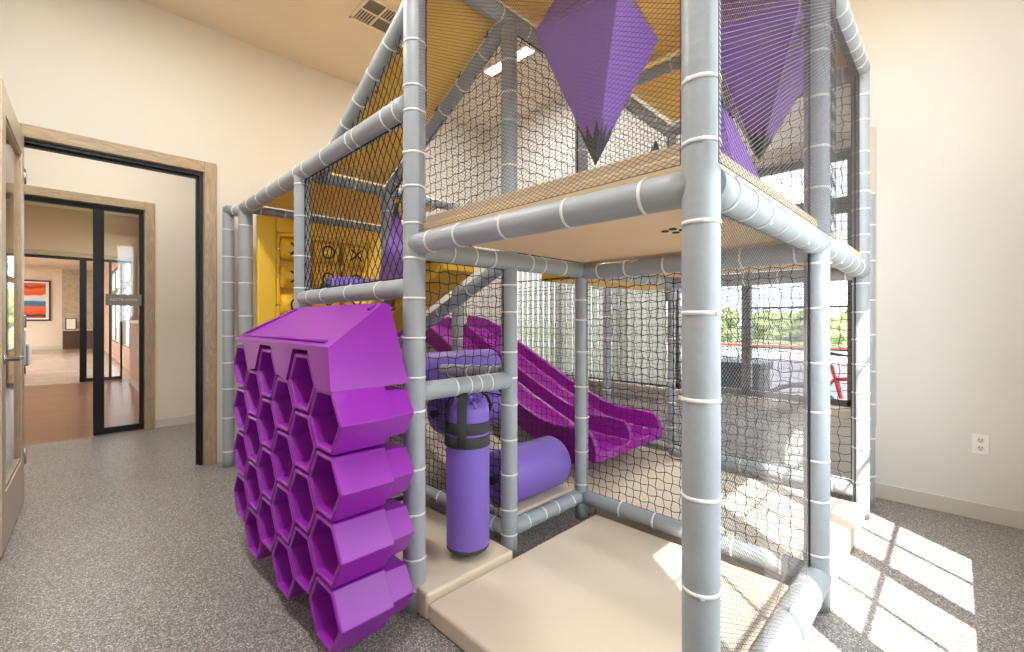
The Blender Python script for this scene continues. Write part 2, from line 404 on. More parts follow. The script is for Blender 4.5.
# ceiling vent
cv = thing('ceiling_vent', 'square cream four-way air vent in the ceiling', 'vent', (1.76, 3.27, CZ))
mb = MB(); a0, a1, b0, b1 = 1.595, 1.925, 3.105, 3.435
for q in ((a0, b0, a1, b0+.02), (a0, b1-.02, a1, b1), (a0, b0, a0+.02, b1), (a1-.02, b0, a1, b1), ((a0+a1)/2-.006, b0, (a0+a1)/2+.006, b1), (a0, (b0+b1)/2-.006, a1, (b0+b1)/2+.006)):
    mb.box((q[0], q[1], CZ-.012), (q[2], q[3], CZ))
mb.build('vent_frame', 'vent', cv)
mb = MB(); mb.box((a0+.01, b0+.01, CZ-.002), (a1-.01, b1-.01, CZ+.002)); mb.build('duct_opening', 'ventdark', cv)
for qi, (qx, qy) in enumerate(((0,0),(1,0),(0,1),(1,1))):
    xs = a0+.02+qx*.151; ys = b0+.02+qy*.151
    mb = MB()
    for k in range(6):
        t = .012+k*.023
        if (qi in (0, 3)):
            mb.prism([(xs, ys+t, CZ-.012), (xs, ys+t+.012, CZ-.003), (xs, ys+t+.0135, CZ-.003), (xs, ys+t+.003, CZ-.012)], (.138, 0, 0))
        else:
            mb.prism([(xs+t, ys, CZ-.012), (xs+t+.012, ys, CZ-.003), (xs+t+.0135, ys, CZ-.003), (xs+t+.003, ys, CZ-.012)], (0, .138, 0))
    mb.build('louvre', 'vent', cv)

# linear ceiling lights: first one real, the others unseen and added for fill
def area(name, loc, sx, sy, power, col=(1, .99, .98), rot=(0,0,0)):
    l = bpy.data.lights.new(name, 'AREA'); l.shape = 'RECTANGLE'; l.size = sx; l.size_y = sy; l.energy = power; l.color = col
    o = bpy.data.objects.new(name, l); COL.objects.link(o); o.location = loc; o.rotation_euler = rot
    return o
LP = 24
lab = {0: 'linear ceiling light glowing behind the upper nets', 1: 'linear fill light added out of view beside the sunlit right wall',
       2: 'linear fill light added out of view above the open door side', 3: 'linear fill light added out of view above the camera corner'}
for i, (x, y) in enumerate(((2.90, 2.95), (2.1, .0), (.2, 2.9), (.2, .9))):
    t = thing('ceiling_light', lab[i], 'light', (x, y, CZ), 'linear ceiling lights')
    mb = MB(); mb.box((x-.06, y-.30, CZ-.03), (x+.06, y+.30, CZ)); mb.build('housing', 'vent', t, bevel=.003, seg=1)
    mb = MB(); mb.box((x-.05, y-.28, CZ-.034), (x+.05, y+.28, CZ-.03)); mb.build('diffuser', 'light', t)
    a = area('lamp', (x, y, CZ-.05), .12, .6, LP); a.parent = t; a.matrix_parent_inverse = Matrix.Translation(-V(t['_base']))

# ------------------------------------------------------------------ hall, corridor and lobby beyond the doorway
HY = 6.28
D2 = (-1.1, .60, 0, 2.40)
sbox('ceiling_hall', (-3, Y1+.12, 3.3), (3.88, HY, 3.4), 'ceil')
wall_with_holes('wall_hall', 'X', HY, HY+.12, -4.1, 4.0, 3.3, [D2], 'hallwall', 'pale hall wall holding the second doorway')
sbox('wall_hall_near', (-4.1, Y1, 0), (X0-.1, Y1+.12, 3.5), 'hallwall')
sbox('wall_hall_end', (-3.1, Y1+.12, 0), (-3, HY+.12, 3.3), 'hallwall')
sbox('wall_hall_side', (2.6, Y1+.12, 0), (2.7, HY, 3.3), 'pinkwall')
sbox('floor_hall', (-3, Y1, -.1), (X0-.1, HY, 0), 'floor')
sbox('baseboard_hall', (D2[1]+.09, HY-.012, 0), (2.6, HY, .1), 'base', .003)
struct(casing_x('trim_4', D2[0], D2[1], D2[3], HY))
d2 = thing('door_2', 'black steel framed glass panel in the second doorway', 'door', (.38, HY+.06, 0)); d2['kind'] = 'structure'
gx0, gx1 = .19, .597; yA, yB = HY+.03, HY+.08
mb = MB(); mb.box((D2[0], yA, D2[3]-.05), (D2[1]-.005, yB, D2[3]-.004))
mb.box((gx0, yA, 0.005), (gx0+.085, yB, D2[3]-.05)); mb.box((gx1-.04, yA, 0.005), (gx1, yB, D2[3]-.05)); mb.box((gx0+.085, yA, 0.005), (gx1-.04, yB, .07)); 
mb.build('steel_frame', 'black', d2, bevel=.003, seg=1)
mb = MB(); mb.box((gx0+.08, yA+.022, .06), (gx1-.03, yA+.028, D2[3]-.05)); mb.build('pane', 'glass', d2)
sg = thing('restroom_sign', 'taupe restrooms sign fixed on the glass panel', 'sign', (.42, HY, 1.4))
mb = MB(); mb.box((.285, HY+.012, 1.355), (.575, HY+.024, 1.475)); mb.build('sign_plate', 'sign', sg, bevel=.002, seg=1)
cu = bpy.data.curves.new('lettering', 'FONT'); cu.body = 'RESTROOMS'; cu.size = .040; cu.extrude = .0006; cu.align_x = 'CENTER'; cu.align_y = 'CENTER'
to = bpy.data.objects.new('lettering', cu); COL.objects.link(to); cu.materials.append(M['signtext'])
tm = bpy.data.meshes.new_from_object(to); bpy.data.objects.remove(to); tm.materials.clear(); tm.materials.append(M['signtext'])
to = bpy.data.objects.new('lettering', tm); COL.objects.link(to)
to.rotation_euler = (PI/2, 0, 0); to.location = (.43, HY+.0112, 1.415); to.parent = sg; to.matrix_parent_inverse = Matrix.Translation(-V(sg['_base']))

# corridor
FY = 11.9
sbox('floor_corridor', (-4, HY, -.1), (1.1, FY, 0), 'brownfloor')
sbox('ceiling_corridor', (-4, HY+.12, 3.3), (1.16, FY, 3.4), 'ceil')
sbox('wall_corridor_left', (-4.1, HY+.12, 0), (-4, FY, 3.3), 'tanwall')
wall_with_holes('wall_corridor_right', 'Y', 1.04, 1.16, HY+.12, 26.3, 3.3, [(8.0, 9.7, 1.25, 2.9), (9.9, 11.6, 1.25, 2.9), (12.6, 16, .5, 2.8), (17, 21, .5, 2.8)], 'pinkwall')
D3 = (-2.6, .93, 0, 2.40)
wall_with_holes('wall_lobby', 'X', FY, FY+.12, -6.1, 1.04, 3.3, [D3], 'tanwall', 'tan wall above the far glazed opening')
struct(casing_x('trim_5', D3[0], D3[1], D3[3], FY))
d3 = thing('door_3', 'black framed glass panel in the farthest opening', 'door', (.4, FY+.05, 0)); d3['kind'] = 'structure'
mb = MB(); mb.box((D3[0], FY+.03, 2.35), (D3[1], FY+.08, 2.40))
for xx, ww in ((.17, .10), (.59, .04), (.76, .03)): mb.box((xx, FY+.03, 0.005), (xx+ww, FY+.08, 2.35))
mb.box((.27, FY+.03, .005), (.59, FY+.08, .07)); mb.box((.63, FY+.03, .005), (.76, FY+.08, .07))
mb.build('steel_frame', 'black', d3)
mb = MB(); mb.box((.26, FY+.05, .06), (.77, FY+.056, 2.35)); mb.build('pane', 'glass', d3)
# panelled half wall in the corridor
hw = thing('half_wall', 'rosy panelled half wall with pale cap seen through the glass', 'counter', (.95, 9.3, 0))
mb = MB(); mb.box((.86, 7.6, 0), (1.03, 11.3, 1.14)); mb.build('panel', 'pinkwall', hw)
mb = MB(); mb.box((.83, 7.57, 1.14), (1.035, 11.33, 1.19)); mb.build('cap', 'white', hw, bevel=.004)
mb = MB(); mb.box((.848, 7.6, 0), (.86, 11.3, .1)); mb.build('skirting', 'base', hw)

# lobby
LY = 26.2
sbox('floor_lobby', (-6, FY, -.1), (1.1, LY, 0), 'greyfloor')
sbox('ceiling_lobby', (-6.1, FY, 3.3), (1.16, LY, 3.4), 'ceil')
sbox('wall_lobby_left', (-6.1, FY, 0), (-6, LY, 3.3), 'hallwall')
sbox('wall_lobby_end', (-6, LY, 0), (1.16, LY+.1, 3.3), 'hallwall')
sbox('trim_6', (-.15, LY-.06, .0), (1.04, LY, 3.3), 'stone', label='mottled plaster pier on the far wall', cat='wall')
sbox('baseboard_lobby', (-6, LY-.02, 0), (-.15, LY, .14), 'base')
pt = thing('framed_painting', 'orange and blue abstract painting on the far wall', 'painting', (-1.2, LY, 1.2))
mb = MB(); 
px0, px1, pz0, pz1 = -2.1, -.47, 1.17, 2.8
for q in ((px0, pz0, px1, pz0+.05), (px0, pz1-.05, px1, pz1), (px0, pz0, px0+.05, pz1), (px1-.05, pz0, px1, pz1)):
    mb.box((q[0], LY-.06, q[1]), (q[2], LY, q[3]))
mb.build('frame', 'dark', pt)
mb = MB(); mb.box((px0+.04, LY-.03, pz0+.04), (px1-.04, LY-.01, pz1-.04)); mb.build('mount', 'white', pt)
mb = MB(); mb.box((px0+.12, LY-.035, pz0+.12), (px1-.14, LY-.03, pz1-.12)); mb.build('canvas', 'art', pt)
cb = thing('sideboard', 'dark walnut sideboard with pale top against the plaster pier', 'cabinet', (.5, LY-.3, 0))
mb = MB(); mb.box((-.12, LY-.5, 0), (1.0, LY-.07, .76)); mb.build('body', 'walnut', cb)
mb = MB(); mb.box((-.16, LY-.53, .76), (1.03, LY-.065, .80)); mb.build('top', 'countertop', cb)
for k in range(3):
    mb = MB(); mb.box((-.10+k*.365, LY-.515, .10), (.25+k*.365, LY-.5, .73)); mb.build('door', 'walnut', cb, bevel=.004, seg=1)
fr = thing('photo_frame', 'small white picture frame standing on the sideboard', 'frame', (.05, LY-.3, .8))
mb = MB(); mb.box((-.05, LY-.32, .80), (.28, LY-.30, 1.28)); mb.build('frame', 'dark', fr)
mb = MB(); mb.box((-.02, LY-.325, .83), (.25, LY-.32, 1.25)); mb.build('print', 'white', fr)
ar = thing('armchair', 'grey upholstered armchair beyond the far opening', 'chair', (-.98, 14.4, 0))
ax, ay = -1.02, 14.4
mb = MB(); mb.box((ax-.4, ay-.4, .22), (ax+.4, ay+.4, .44)); mb.build('seat', 'fabric', ar, bevel=.04)
mb = MB(); mb.box((ax-.4, ay-.45, .22), (ax+.4, ay-.3, 1.0)); mb.build('backrest', 'fabric', ar, bevel=.05)
for s in (-1, 1):
    mb = MB(); mb.box((ax+s*.33, ay-.4, .22), (ax+s*.45, ay+.4, .66)); mb.build('arm', 'fabric', ar, bevel=.03)
    for t in (-1, 1):
        mb = MB(); mb.tube([(ax+s*.36, ay+t*.34, 0), (ax+s*.34, ay+t*.32, .23)], [.012, .02], 8); mb.build('leg', 'walnut', ar)
for (nm, x, y, sx, sy, p, c) in (('hall', .2, 5.35, 1.6, .3, 10, (1, .97, .93)), ('corridor', .2, 9.0, 1.6, .6, 9, (1, .95, .9)), ('lobby', -3.8, 15.5, 2, 1, 170, (1, .97, .93)), ('lobby end', -4.6, 22.0, 2, 1, 230, (1, .97, .93))):  # fill lamps added out of view to brighten the rooms beyond
    z = 3.3
    t = thing('ceiling_light', 'flat fill light added out of view in the %s' % nm, 'light', (x, y, z), 'linear ceiling lights')
    mb = MB(); mb.box((x-sx/2, y-sy/2, z-.03), (x+sx/2, y+sy/2, z)); mb.build('housing', 'vent', t)
    mb = MB(); mb.box((x-sx/2+.02, y-sy/2+.02, z-.034), (x+sx/2-.02, y+sy/2-.02, z-.03)); mb.build('diffuser', 'light', t)
    a = area('lamp', (x, y, z-.05), sx, sy, p, c); a.parent = t; a.matrix_parent_inverse = Matrix.Translation(-V(t['_base']))

# ------------------------------------------------------------------ play frame: foam-wrapped posts and beams
GX = (1.02, 1.62, 2.22, 3.42); GY = (.415, 1.62, 2.84, 4.06)
R = .046
FR = thing('play_frame', 'grey foam-padded pipe frame of the indoor play structure', 'play structure', (1.02, 1.62, 0))
ringmesh = {}
def ring_mesh(r):
    k = round(r, 4)
    if k not in ringmesh:
        mb = MB(); n = 20; m = 6; vs = []
        for i in range(n):
            a = 2*PI*i/n
            for j in range(m):
                b = 2*PI*j/m; rr = r+.0006+.0018*math.cos(b)
                vs.append((rr*math.cos(a), rr*math.sin(a), .0052*math.sin(b)))
        fs = [(i*m+j, ((i+1)%n)*m+j, ((i+1)%n)*m+(j+1)%m, i*m+(j+1)%m) for i in range(n) for j in range(m)]
        mb.add(vs, fs, 0, True)
        mb.box((r-.001, -.004, -.004), (r+.007, .004, .004))
        me = bpy.data.meshes.new('cable_tie'); me.from_pydata(mb.v, [], mb.f); me.materials.append(M['tie'])
        for p, s in zip(me.polygons, mb.sm): p.use_smooth = s
        ringmesh[k] = me
    return ringmesh[k]
TIES = []
def pipe(name, a, b, r=R, ties=None, step=.2, t0=.1, seam=None, bend=None):
    """foam-wrapped pipe from a to b, pinched where the ties sit"""
    a = V(a); b = V(b); L = (b-a).length; d = (b-a)/L
    if ties is None:
        ties = []; t = t0+random.uniform(-.03, .03)
        while t < L-.06: ties.append(t); t += step*random.uniform(.85, 1.15)
    st = {0: 1.0, L: 1.0}
    for t in ties:
        st[t] = .965
        for e in (-.018, .018): st[min(max(t+e, .001), L-.001)] = 1.0
    n = max(2, int(L/.07))
    for i in range(1, n): st.setdefault(L*i/n, 1.0)
    ks = sorted(st)
    # drop stations too near one another
    kk = [ks[0]]
    for x in ks[1:]:
        if x-kk[-1] > .004: kk.append(x)
    mb = MB()
    rs = [r*st[k]*(1 if st[k] < 1 else random.uniform(.993, 1.012)) for k in kk]
    mb.tube([a+d*k for k in kk], rs, 24)
    o = mb.build(name, 'vinyl', FR)
    if seam is not None:
        u = V(seam); u = (u-d*u.dot(d)).normalized(); s = MB()
        s.tube([a+d*.02+u*(r*1.005), a+d*(L*.5)+u*(r*1.01), b-d*.02+u*(r*1.005)], .0045, 6)
        so = s.build('velcro_seam', 'seam', o); so.matrix_parent_inverse = Matrix.Identity(4)
    rm = ring_mesh(r)
    q = V((0,0,1)).rotation_difference(d)
    for t in ties:
        TIES.append((a+d*t, q @ Matrix.Rotation(random.uniform(0, 6.28), 3, 'Z').to_quaternion(), rm, o))
    return o
def vp(d, vs):  # post ring heights from image rows at depth d
    return sorted(H+(320-v)*d/445 for v in vs)
TOP = 2.72
P = lambda x, y, z0, z1, **k: pipe('post', (x, y, z0), (x, y, z1), **k)
P(1.025, .414, 0, TOP, ties=[.12, .36, .59, .80, 1.02, 1.216, 1.42, 1.60, 1.74, 1.95, 2.2, 2.45], r=.0415)
P(1.028, 1.606, 0, TOP, ties=vp(1.83, [40, 85, 110, 152, 186, 223, 258, 298, 338, 378, 412, 470, 515, 560, 590]))
P(2.22, .415, 0, TOP, ties=vp(1.80, [22, 46, 92, 143, 185, 262, 308, 364, 414, 464, 505, 560]), seam=(-.88, .36, 0))
P(3.42, .415, 0, TOP, ties=vp(2.66, [93, 118, 150, 172, 190, 208, 234, 252, 283, 312, 340, 365, 394, 420, 450, 485]), seam=(-.85, .5, 0), r=.043)
P(1.60, 1.62, 0, 2.74, ties=vp(2.25, [60, 92, 120, 165, 200, 285, 312, 352, 378, 405, 440, 475, 510, 535]), r=.042)
P(2.22, 1.62, 0, TOP, ties=vp(2.68, [110, 150, 300, 320, 352, 387, 418, 452, 485, 500]), r=.040)
P(3.42, 1.62, 1.35, TOP, r=.042)
P(1.02, 2.84, 0, 2.12, ties=vp(2.70, [184, 216, 256, 288, 330, 360])); P(1.02, 4.06, 0, 2.10, step=.24, r=.05); P(.94, 4.24, 0, 2.12, step=.24, r=.042)
P(2.22, 2.84, 0, 2.12, step=.25); P(2.22, 4.06, 0, 2.12, step=.3)
P(1.60, 2.84, 1.3, 2.12, step=.25)
P(3.66, .40, 0, 2.0, ties=vp(2.82, [192, 224, 260, 300, 335, 372, 405, 440, 478]), r=.030)
P(3.64, 1.72, 0, 1.55, step=.2, r=.032); P(3.64, 2.36, 0, 1.55, step=.22, r=.038)
B = lambda a, b, **k: pipe('beam', a, b, **k)
# deck beams
B((1.030, .432, 1.508), (1.028, 1.60, 1.515), ties=[.12, .36, .62, .86, 1.04], r=.0425)
B((1.045, .412, 1.512), (2.21, .415, 1.515), ties=[.10, .24, .38, .54, .70, .86, 1.02], r=.046)
B((2.22, .415, 1.515), (3.41, .415, 1.50), ties=[.16, .36, .56, .76, .96], r=.048)
B((1.02, 1.62, 1.50), (2.22, 1.62, 1.50), ties=[.2, .33, .45, .72, .82, 1.0], r=.045)
B((2.22, .415, 1.49), (2.22, 1.62, 1.49), step=.2, r=.045)
B((3.42, .415, 1.49), (3.42, 1.62, 1.49), step=.2, r=.045)
B((2.22, 1.62, 1.50), (3.42, 1.62, 1.50), step=.2, r=.042)
# top beams
B((1.02, .415, TOP), (1.02, 1.62, TOP)); B((1.02, .415, TOP), (2.22, .415, TOP)); B((2.22, .415, TOP), (3.42, .415, TOP), step=.12)
B((1.02, 1.62, 2.74), (2.22, 1.62, 2.72), r=.042); B((2.22, 1.62, 2.72), (3.42, 1.62, 2.70), r=.042); B((2.55, .415, TOP), (2.55, 1.62, TOP), r=.035, step=.3); B((3.42, .415, TOP), (3.42, 1.62, TOP))
# left bay
B((1.02, 1.62, 2.10), (1.02, 4.06, 2.10), ties=[.07, .17, .45, .52, .83, 1.1, 1.24, 1.5, 1.75, 2.0, 2.25], r=.050)
B((1.02, 1.62, 1.335), (1.02, 2.84, 1.335), ties=[.24, .55, .85, 1.05], r=.042)
B((1.02, 2.84, 2.10), (2.22, 2.84, 2.10), r=.034); B((1.02, 4.06, 2.10), (2.22, 4.06, 2.10), r=.034)
B((1.02, 4.06, 2.08), (.94, 4.24, 2.10), ties=[.1], r=.045)
B((1.125, 2.86, 2.09), (1.125, 1.62, 2.74), r=.040, ties=[.3, .47, .64, .82, 1.0, 1.2]); B((1.60, 2.84, 2.10), (1.60, 1.62, 2.74), r=.038, step=.2)
# crossbars, rail, floor beams
B((1.02, 1.62, .895), (1.60, 1.62, .895), ties=[.22, .30, .36, .43], r=.042)
B((1.60, 1.66, .925), (1.60, 2.84, .865), step=.2, r=.036)
B((1.60, 1.70, 1.47), (1.60, 2.95, .92), ties=[.25, .55, .85, 1.15], r=.036)
B((1.60, 1.62, .13), (2.22, 1.62, .13), ties=[.12, .25, .36, .5], r=.040)
B((1.60, 1.62, .13), (1.60, 2.84, .13), step=.25, r=.040)
B((2.22, .415, .13), (2.22, 1.62, .13), step=.22, r=.042)
B((1.02, .415, .13), (2.22, .415, .13), step=.22, r=.052)
B((3.42, .45, .16), (3.42, 1.62, .16), step=.25, r=.045)
B((3.64, .42, .12), (3.64, 2.36, .12), step=.25, r=.036)
def tie_depth(t):
    p = t[0]; return (p.x+p.y)*.7071
def in_frame(t):
    p = t[0]; d = (p.x+p.y)*.7071; u = 512+445*(p.x-p.y)*.7071/d; v = 320-445*(p.z-H)/d
    return 0 <= u <= 1024 and 0 <= v <= 652
vis = sorted([t for t in TIES if in_frame(t)], key=tie_depth)
rest = MB()
for i, (p, q, rm, o) in enumerate(vis):
    if i < 100:
        c = bpy.data.objects.new('cable_tie', rm); COL.objects.link(c); c.parent = o
        c.matrix_basis = Matrix.Translation(p) @ q.to_matrix().to_4x4()
        if o.name: c['label'] = 'white cable tie around the padding' 
    else:
        mt = Matrix.Translation(p) @ q.to_matrix().to_4x4()
        rest.add([mt @ v.co for v in rm.vertices], [list(f.vertices) for f in rm.polygons], 0, True)
ro = rest.build('cable_ties', 'tie', FR); ro['kind'] = 'stuff'

# ------------------------------------------------------------------ nets
def clip(p, d, poly):
    """clip the line p+t*d to a convex polygon in 2D; returns (t0, t1) or None"""
    t0, t1 = -1e9, 1e9; n = len(poly)
    A = sum(poly[i][0]*poly[(i+1)%n][1]-poly[(i+1)%n][0]*poly[i][1] for i in range(n))
    sg = 1 if A > 0 else -1
    for i in range(n):
        a = poly[i]; b = poly[(i+1) % n]
        nx, ny = -(b[1]-a[1])*sg, (b[0]-a[0])*sg
        num = (p[0]-a[0])*nx+(p[1]-a[1])*ny; den = d[0]*nx+d[1]*ny
        if abs(den) < 1e-9:
            if num < 0: return None
            continue
        t = -num/den
        if den > 0: t0 = max(t0, t)
        else: t1 = min(t1, t)
    return (t0, t1) if t1-t0 > .004 else None
def net(label, O, U, poly, kind='square', cell=.045, r=.0019, wob=.11, m='net', slack=.008, asp=1.0, nsec=4):
    """net in the vertical plane through O along horizontal U; poly in (s, z)"""
    U = V(U).normalized(); N = U.cross(V((0,0,1)))
    O = V((O[0], O[1], 0))
    ss = [p[0] for p in poly]; zz = [p[1] for p in poly]
    s0, s1, z0, z1 = min(ss), max(ss), min(zz), max(zz)
    mb = MB(); ph = random.uniform(0, 6)
    def pt(s, z, lift=0):
        k = math.sin((s-s0)/(s1-s0)*PI)*math.sin(min(1, max(0, (z-z0)/(z1-z0)))*PI)
        return O+U*s+V((0,0,z))+N*(slack*k*(1+.5*math.sin(s*5+z*3+ph))+lift)
    def strand(p, d, straight, hl, idx, step):
        c = clip(p, d, poly)
        if not c: return
        t0, t1 = c
        if straight:
            k = max(2, int((t1-t0)/.35)+1)
            mb.tube([pt(p[0]+d[0]*(t0+(t1-t0)*i/(k-1)), p[1]+d[1]*(t0+(t1-t0)*i/(k-1)), hl) for i in range(k)], r, nsec, cap=False, smooth=False)
        else:
            nodes = []; t = math.floor(t0/step)*step; i = int(round(t/step)); pn = (-d[1], d[0])
            while t <= t1+1e-6:
                if t >= t0-1e-6:
                    w = wob*cell*(1 if (i+idx) % 2 else -1)+.05*cell*math.sin(i*1.7+idx*2.3)+.3*cell*math.sin((p[0]+d[0]*t)*3.1+(p[1]+d[1]*t)*2.2+ph)*(.5)
                    nodes.append(pt(p[0]+d[0]*t+pn[0]*w, p[1]+d[1]*t+pn[1]*w, hl))
                t += step; i += 1
            nodes = [pt(p[0]+d[0]*t0, p[1]+d[1]*t0)]+nodes+[pt(p[0]+d[0]*t1, p[1]+d[1]*t1)]
            q = [nodes[0]]
            for x in nodes[1:]:
                if (x-q[-1]).length > .002: q.append(x)
            if len(q) > 1: mb.tube(q, r, nsec, cap=False, smooth=False)
    if kind == 'square':
        n = int((s1-s0)/cell)+1
        for i in range(1, n): strand((s0+i*cell, 0), (0, 1), False, 0, i, cell*asp)
        n = int((z1-z0)/(cell*asp))+2
        for i in range(1, n): strand((0, z0+i*cell*asp), (1, 0), False, r, i, cell)
    else:
        dz = cell*asp  # diamond cell wide x dz tall
        ln = math.hypot(cell, dz)
        for sgn in (1, -1):
            d = (cell/ln, sgn*dz/ln)
            ext = (s1-s0)*dz/cell
            za = z0-(ext if sgn > 0 else 0); zb = z1+(0 if sgn > 0 else ext)
            i = 0; z = za
            while z < zb:
                strand((s0, z), d, kind == 'fine', sgn*r*.6, i, ln/2 if kind != 'fine' else .3)
                z += dz; i += 1
    # border rope
    n = len(poly)
    for i in range(n):
        a, b = poly[i], poly[(i+1) % n]
        mb.tube([pt(*a), pt(*b)], r*1.6, 5, cap=False)
    o = mb.build('safety_net', m)
    return tag(o, label, 'net', 'netting panels of the play structure')
def rect(a, b, c, d): return [(a, c), (b, c), (b, d), (a, d)]
FM = dict(kind='fine', cell=.0235, asp=.545, r=.0008, m='finenet', slack=.004, nsec=3)
net('fine dark mesh across the upper front bay below the hanging purple spike', (1.02, 0), (0,1,0), rect(.46, 1.575, 1.565, 2.68), **FM)
net('fine dark mesh on the upper right side between the two nearest posts', (0, .362), (1,0,0), rect(.99, 2.30, 1.54, 2.70), **FM)
net('fine dark mesh on the upper right side of the far bay', (0, .415), (1,0,0), rect(2.272, 3.38, 1.55, 2.68), **FM)
net('fine dark mesh on the lower right side beside the sunlit floor mat', (0, .415), (1,0,0), rect(1.075, 2.04, .17, 1.465), **FM)
net('black net in front of the slide exit, between two slim posts', (2.22, 0), (0,1,0), rect(.46, 1.58, .17, 1.45), cell=.045)
net('black net beside the magenta slide, behind the lying roller', (2.25, 0), (0,1,0), rect(1.66, 2.80, .12, 1.47), cell=.045, r=.0017)
net('black net above the crossbar that carries the punching bag', (0, 1.62), (1,0,0), rect(1.065, 1.56, .935, 1.455), cell=.048, wob=.1)
net('black net hanging behind the punching bag down to the floor beam', (1.60, 0), (0,1,0), rect(1.66, 2.80, .17, .81), cell=.042, r=.0022)
net('black diamond net below the left eave, beside the noughts and crosses panel', (1.02, 0), (0,1,0), rect(1.665, 2.795, 1.38, 2.05), kind='diamond', cell=.055, asp=1.5, wob=.03, r=.0023)
net('black triangular net under the sloping left roof pipe', (1.125, 0), (0,1,0), [(1.665, 2.14), (2.76, 2.14), (1.665, 2.70)], kind='diamond', cell=.055, asp=1.5, wob=.03, r=.0023)
net('black net behind the hanging spike, left of the upper middle post', (1.60, 0), (0,1,0), [(1.66, 1.56), (2.80, 1.56), (2.80, 2.07), (1.66, 2.69)], cell=.055, r=.0024)
net('black net behind the hanging spike, right of the upper middle post', (0, 1.62), (1,0,0), rect(1.64, 2.18, 1.55, 2.68), cell=.055, r=.0024)
net('black net along the back of the far upper bay', (0, 1.62), (1,0,0), rect(2.26, 3.38, 1.55, 2.67), cell=.055, r=.0022)
net('black net in the upper end of the far bay, before the window transom', (3.42, 0), (0,1,0), rect(.46, 1.58, 1.54, 2.67), cell=.055, r=.0022)
net('black net in the lower end of the far bay, before the bicycle outside', (3.42, 0), (0,1,0), rect(.46, 1.60, .21, 1.45), cell=.055, r=.002)
net('black net along the window side beyond the slide', (3.64, 0), (0,1,0), rect(1.75, 3.6, .16, 1.52), cell=.05, r=.0016)

# ------------------------------------------------------------------ decks, roofs and mats
def slab(name, a, b, m, bev, label, cat, group=None, seg=3):
    mb = MB(); mb.box(a, b); return tag(mb.build(name, m, bevel=bev, seg=seg), label, cat, group)
slab('deck_platform', (1.045, .44, 1.545), (2.20, 1.60, 1.60), 'deck', .01, 'tan padded deck over the near bay', 'deck', 'padded decks')
slab('deck_platform', (2.24, .44, 1.535), (3.40, 1.60, 1.59), 'deck', .01, 'tan padded deck over the far bay by the window', 'deck', 'padded decks')
for (a, b, lab) in (((1.062, .47, 1.598), (1.085, 1.57, 1.635), 'tan carpet strip along the front edge of the near deck'),
               ((1.08, .405, 1.56), (2.18, .445, 1.612), 'tan carpet strip along the right edge of the near deck'),
               ((2.26, .405, 1.545), (3.37, .445, 1.60), 'tan carpet strip along the right edge of the far deck')):
    slab('carpet_strip', a, b, 'tanmesh', .006, lab, 'carpet', 'deck edge strips')
slab('deck_platform', (2.26, 1.68, 1.46), (3.60, 1.98, 1.51), 'yelplastic', .006, 'yellow narrow shelf deck above the slide exit', 'deck', 'padded decks')
# roof panels (sagging vinyl)
def sheet(name, c, m, label, sag=.03, th=.006, nx=14, ny=14):
    c = [V(p) for p in c]; mb = MB(); vs = []
    for lay in (0, th):
        for i in range(nx+1):
            for j in range(ny+1):
                s, t = i/nx, j/ny
                p = c[0]*(1-s)*(1-t)+c[1]*s*(1-t)+c[2]*s*t+c[3]*(1-s)*t
                p = p+V((0, 0, lay-sag*math.sin(PI*s)*math.sin(PI*t)))
                vs.append(p)
    k = (nx+1)*(ny+1); w = ny+1; fs = []
    for i in range(nx):
        for j in range(ny):
            a = i*w+j; fs.append((a, a+w, a+w+1, a+1)); fs.append((a+k, a+1+k, a+w+1+k, a+w+k))
    for i in range(nx):
        a = i*w; fs.append((a, a+k, a+w+k, a+w)); a = i*w+ny; fs.append((a, a+w, a+w+k, a+k))
    for j in range(ny):
        a = j; fs.append((a, a+1, a+1+k, a+k)); a = nx*w+j; fs.append((a, a+k, a+1+k, a+1))
    mb.add(vs, fs, 0, True)
    o = mb.build(name, m); return tag(o, label, 'roof', 'yellow roof panels')
sheet('roof_canopy', [(1.03, .42, 2.78), (2.53, .42, 2.78), (2.53, 1.60, 2.78), (1.03, 1.60, 2.78)], 'yellow', 'yellow vinyl roof above the hanging purple spike')
sheet('roof_canopy', [(2.57, .42, 2.78), (3.42, .42, 2.78), (3.42, 1.60, 2.78), (2.57, 1.60, 2.78)], 'yellow', 'yellow vinyl roof over the far bay by the window')
sheet('roof_canopy', [(1.165, 1.66, 2.75), (1.565, 1.66, 2.75), (1.565, 2.82, 2.14), (1.165, 2.82, 2.14)], 'yellow', 'sloping yellow vinyl roof left of the upper middle post')
sheet('roof_canopy', [(1.03, 2.87, 2.145), (2.22, 2.87, 2.145), (2.22, 4.06, 2.145), (1.03, 4.06, 2.145)], 'yellow', 'flat low yellow vinyl roof above the noughts and crosses panel', .01)
def lace(roof, pts):
    for p in pts:
        mb = MB(); mb.tube([V(p)+V((0, .016*math.cos(a*PI/8), .016*math.sin(a*PI/8))) for a in range(17)], .0035, 6, cap=False)
        o = mb.build('lacing_ring', 'dark', roof); o.matrix_parent_inverse = Matrix.Identity(4)
lace(bpy.data.objects['roof_canopy.002'], [(x, y, 2.74-.525*(y-1.62)+dz) for x, dz in ((1.555, .03), (1.175, .0)) for y in (1.75, 1.98, 2.2, 2.45, 2.68)])
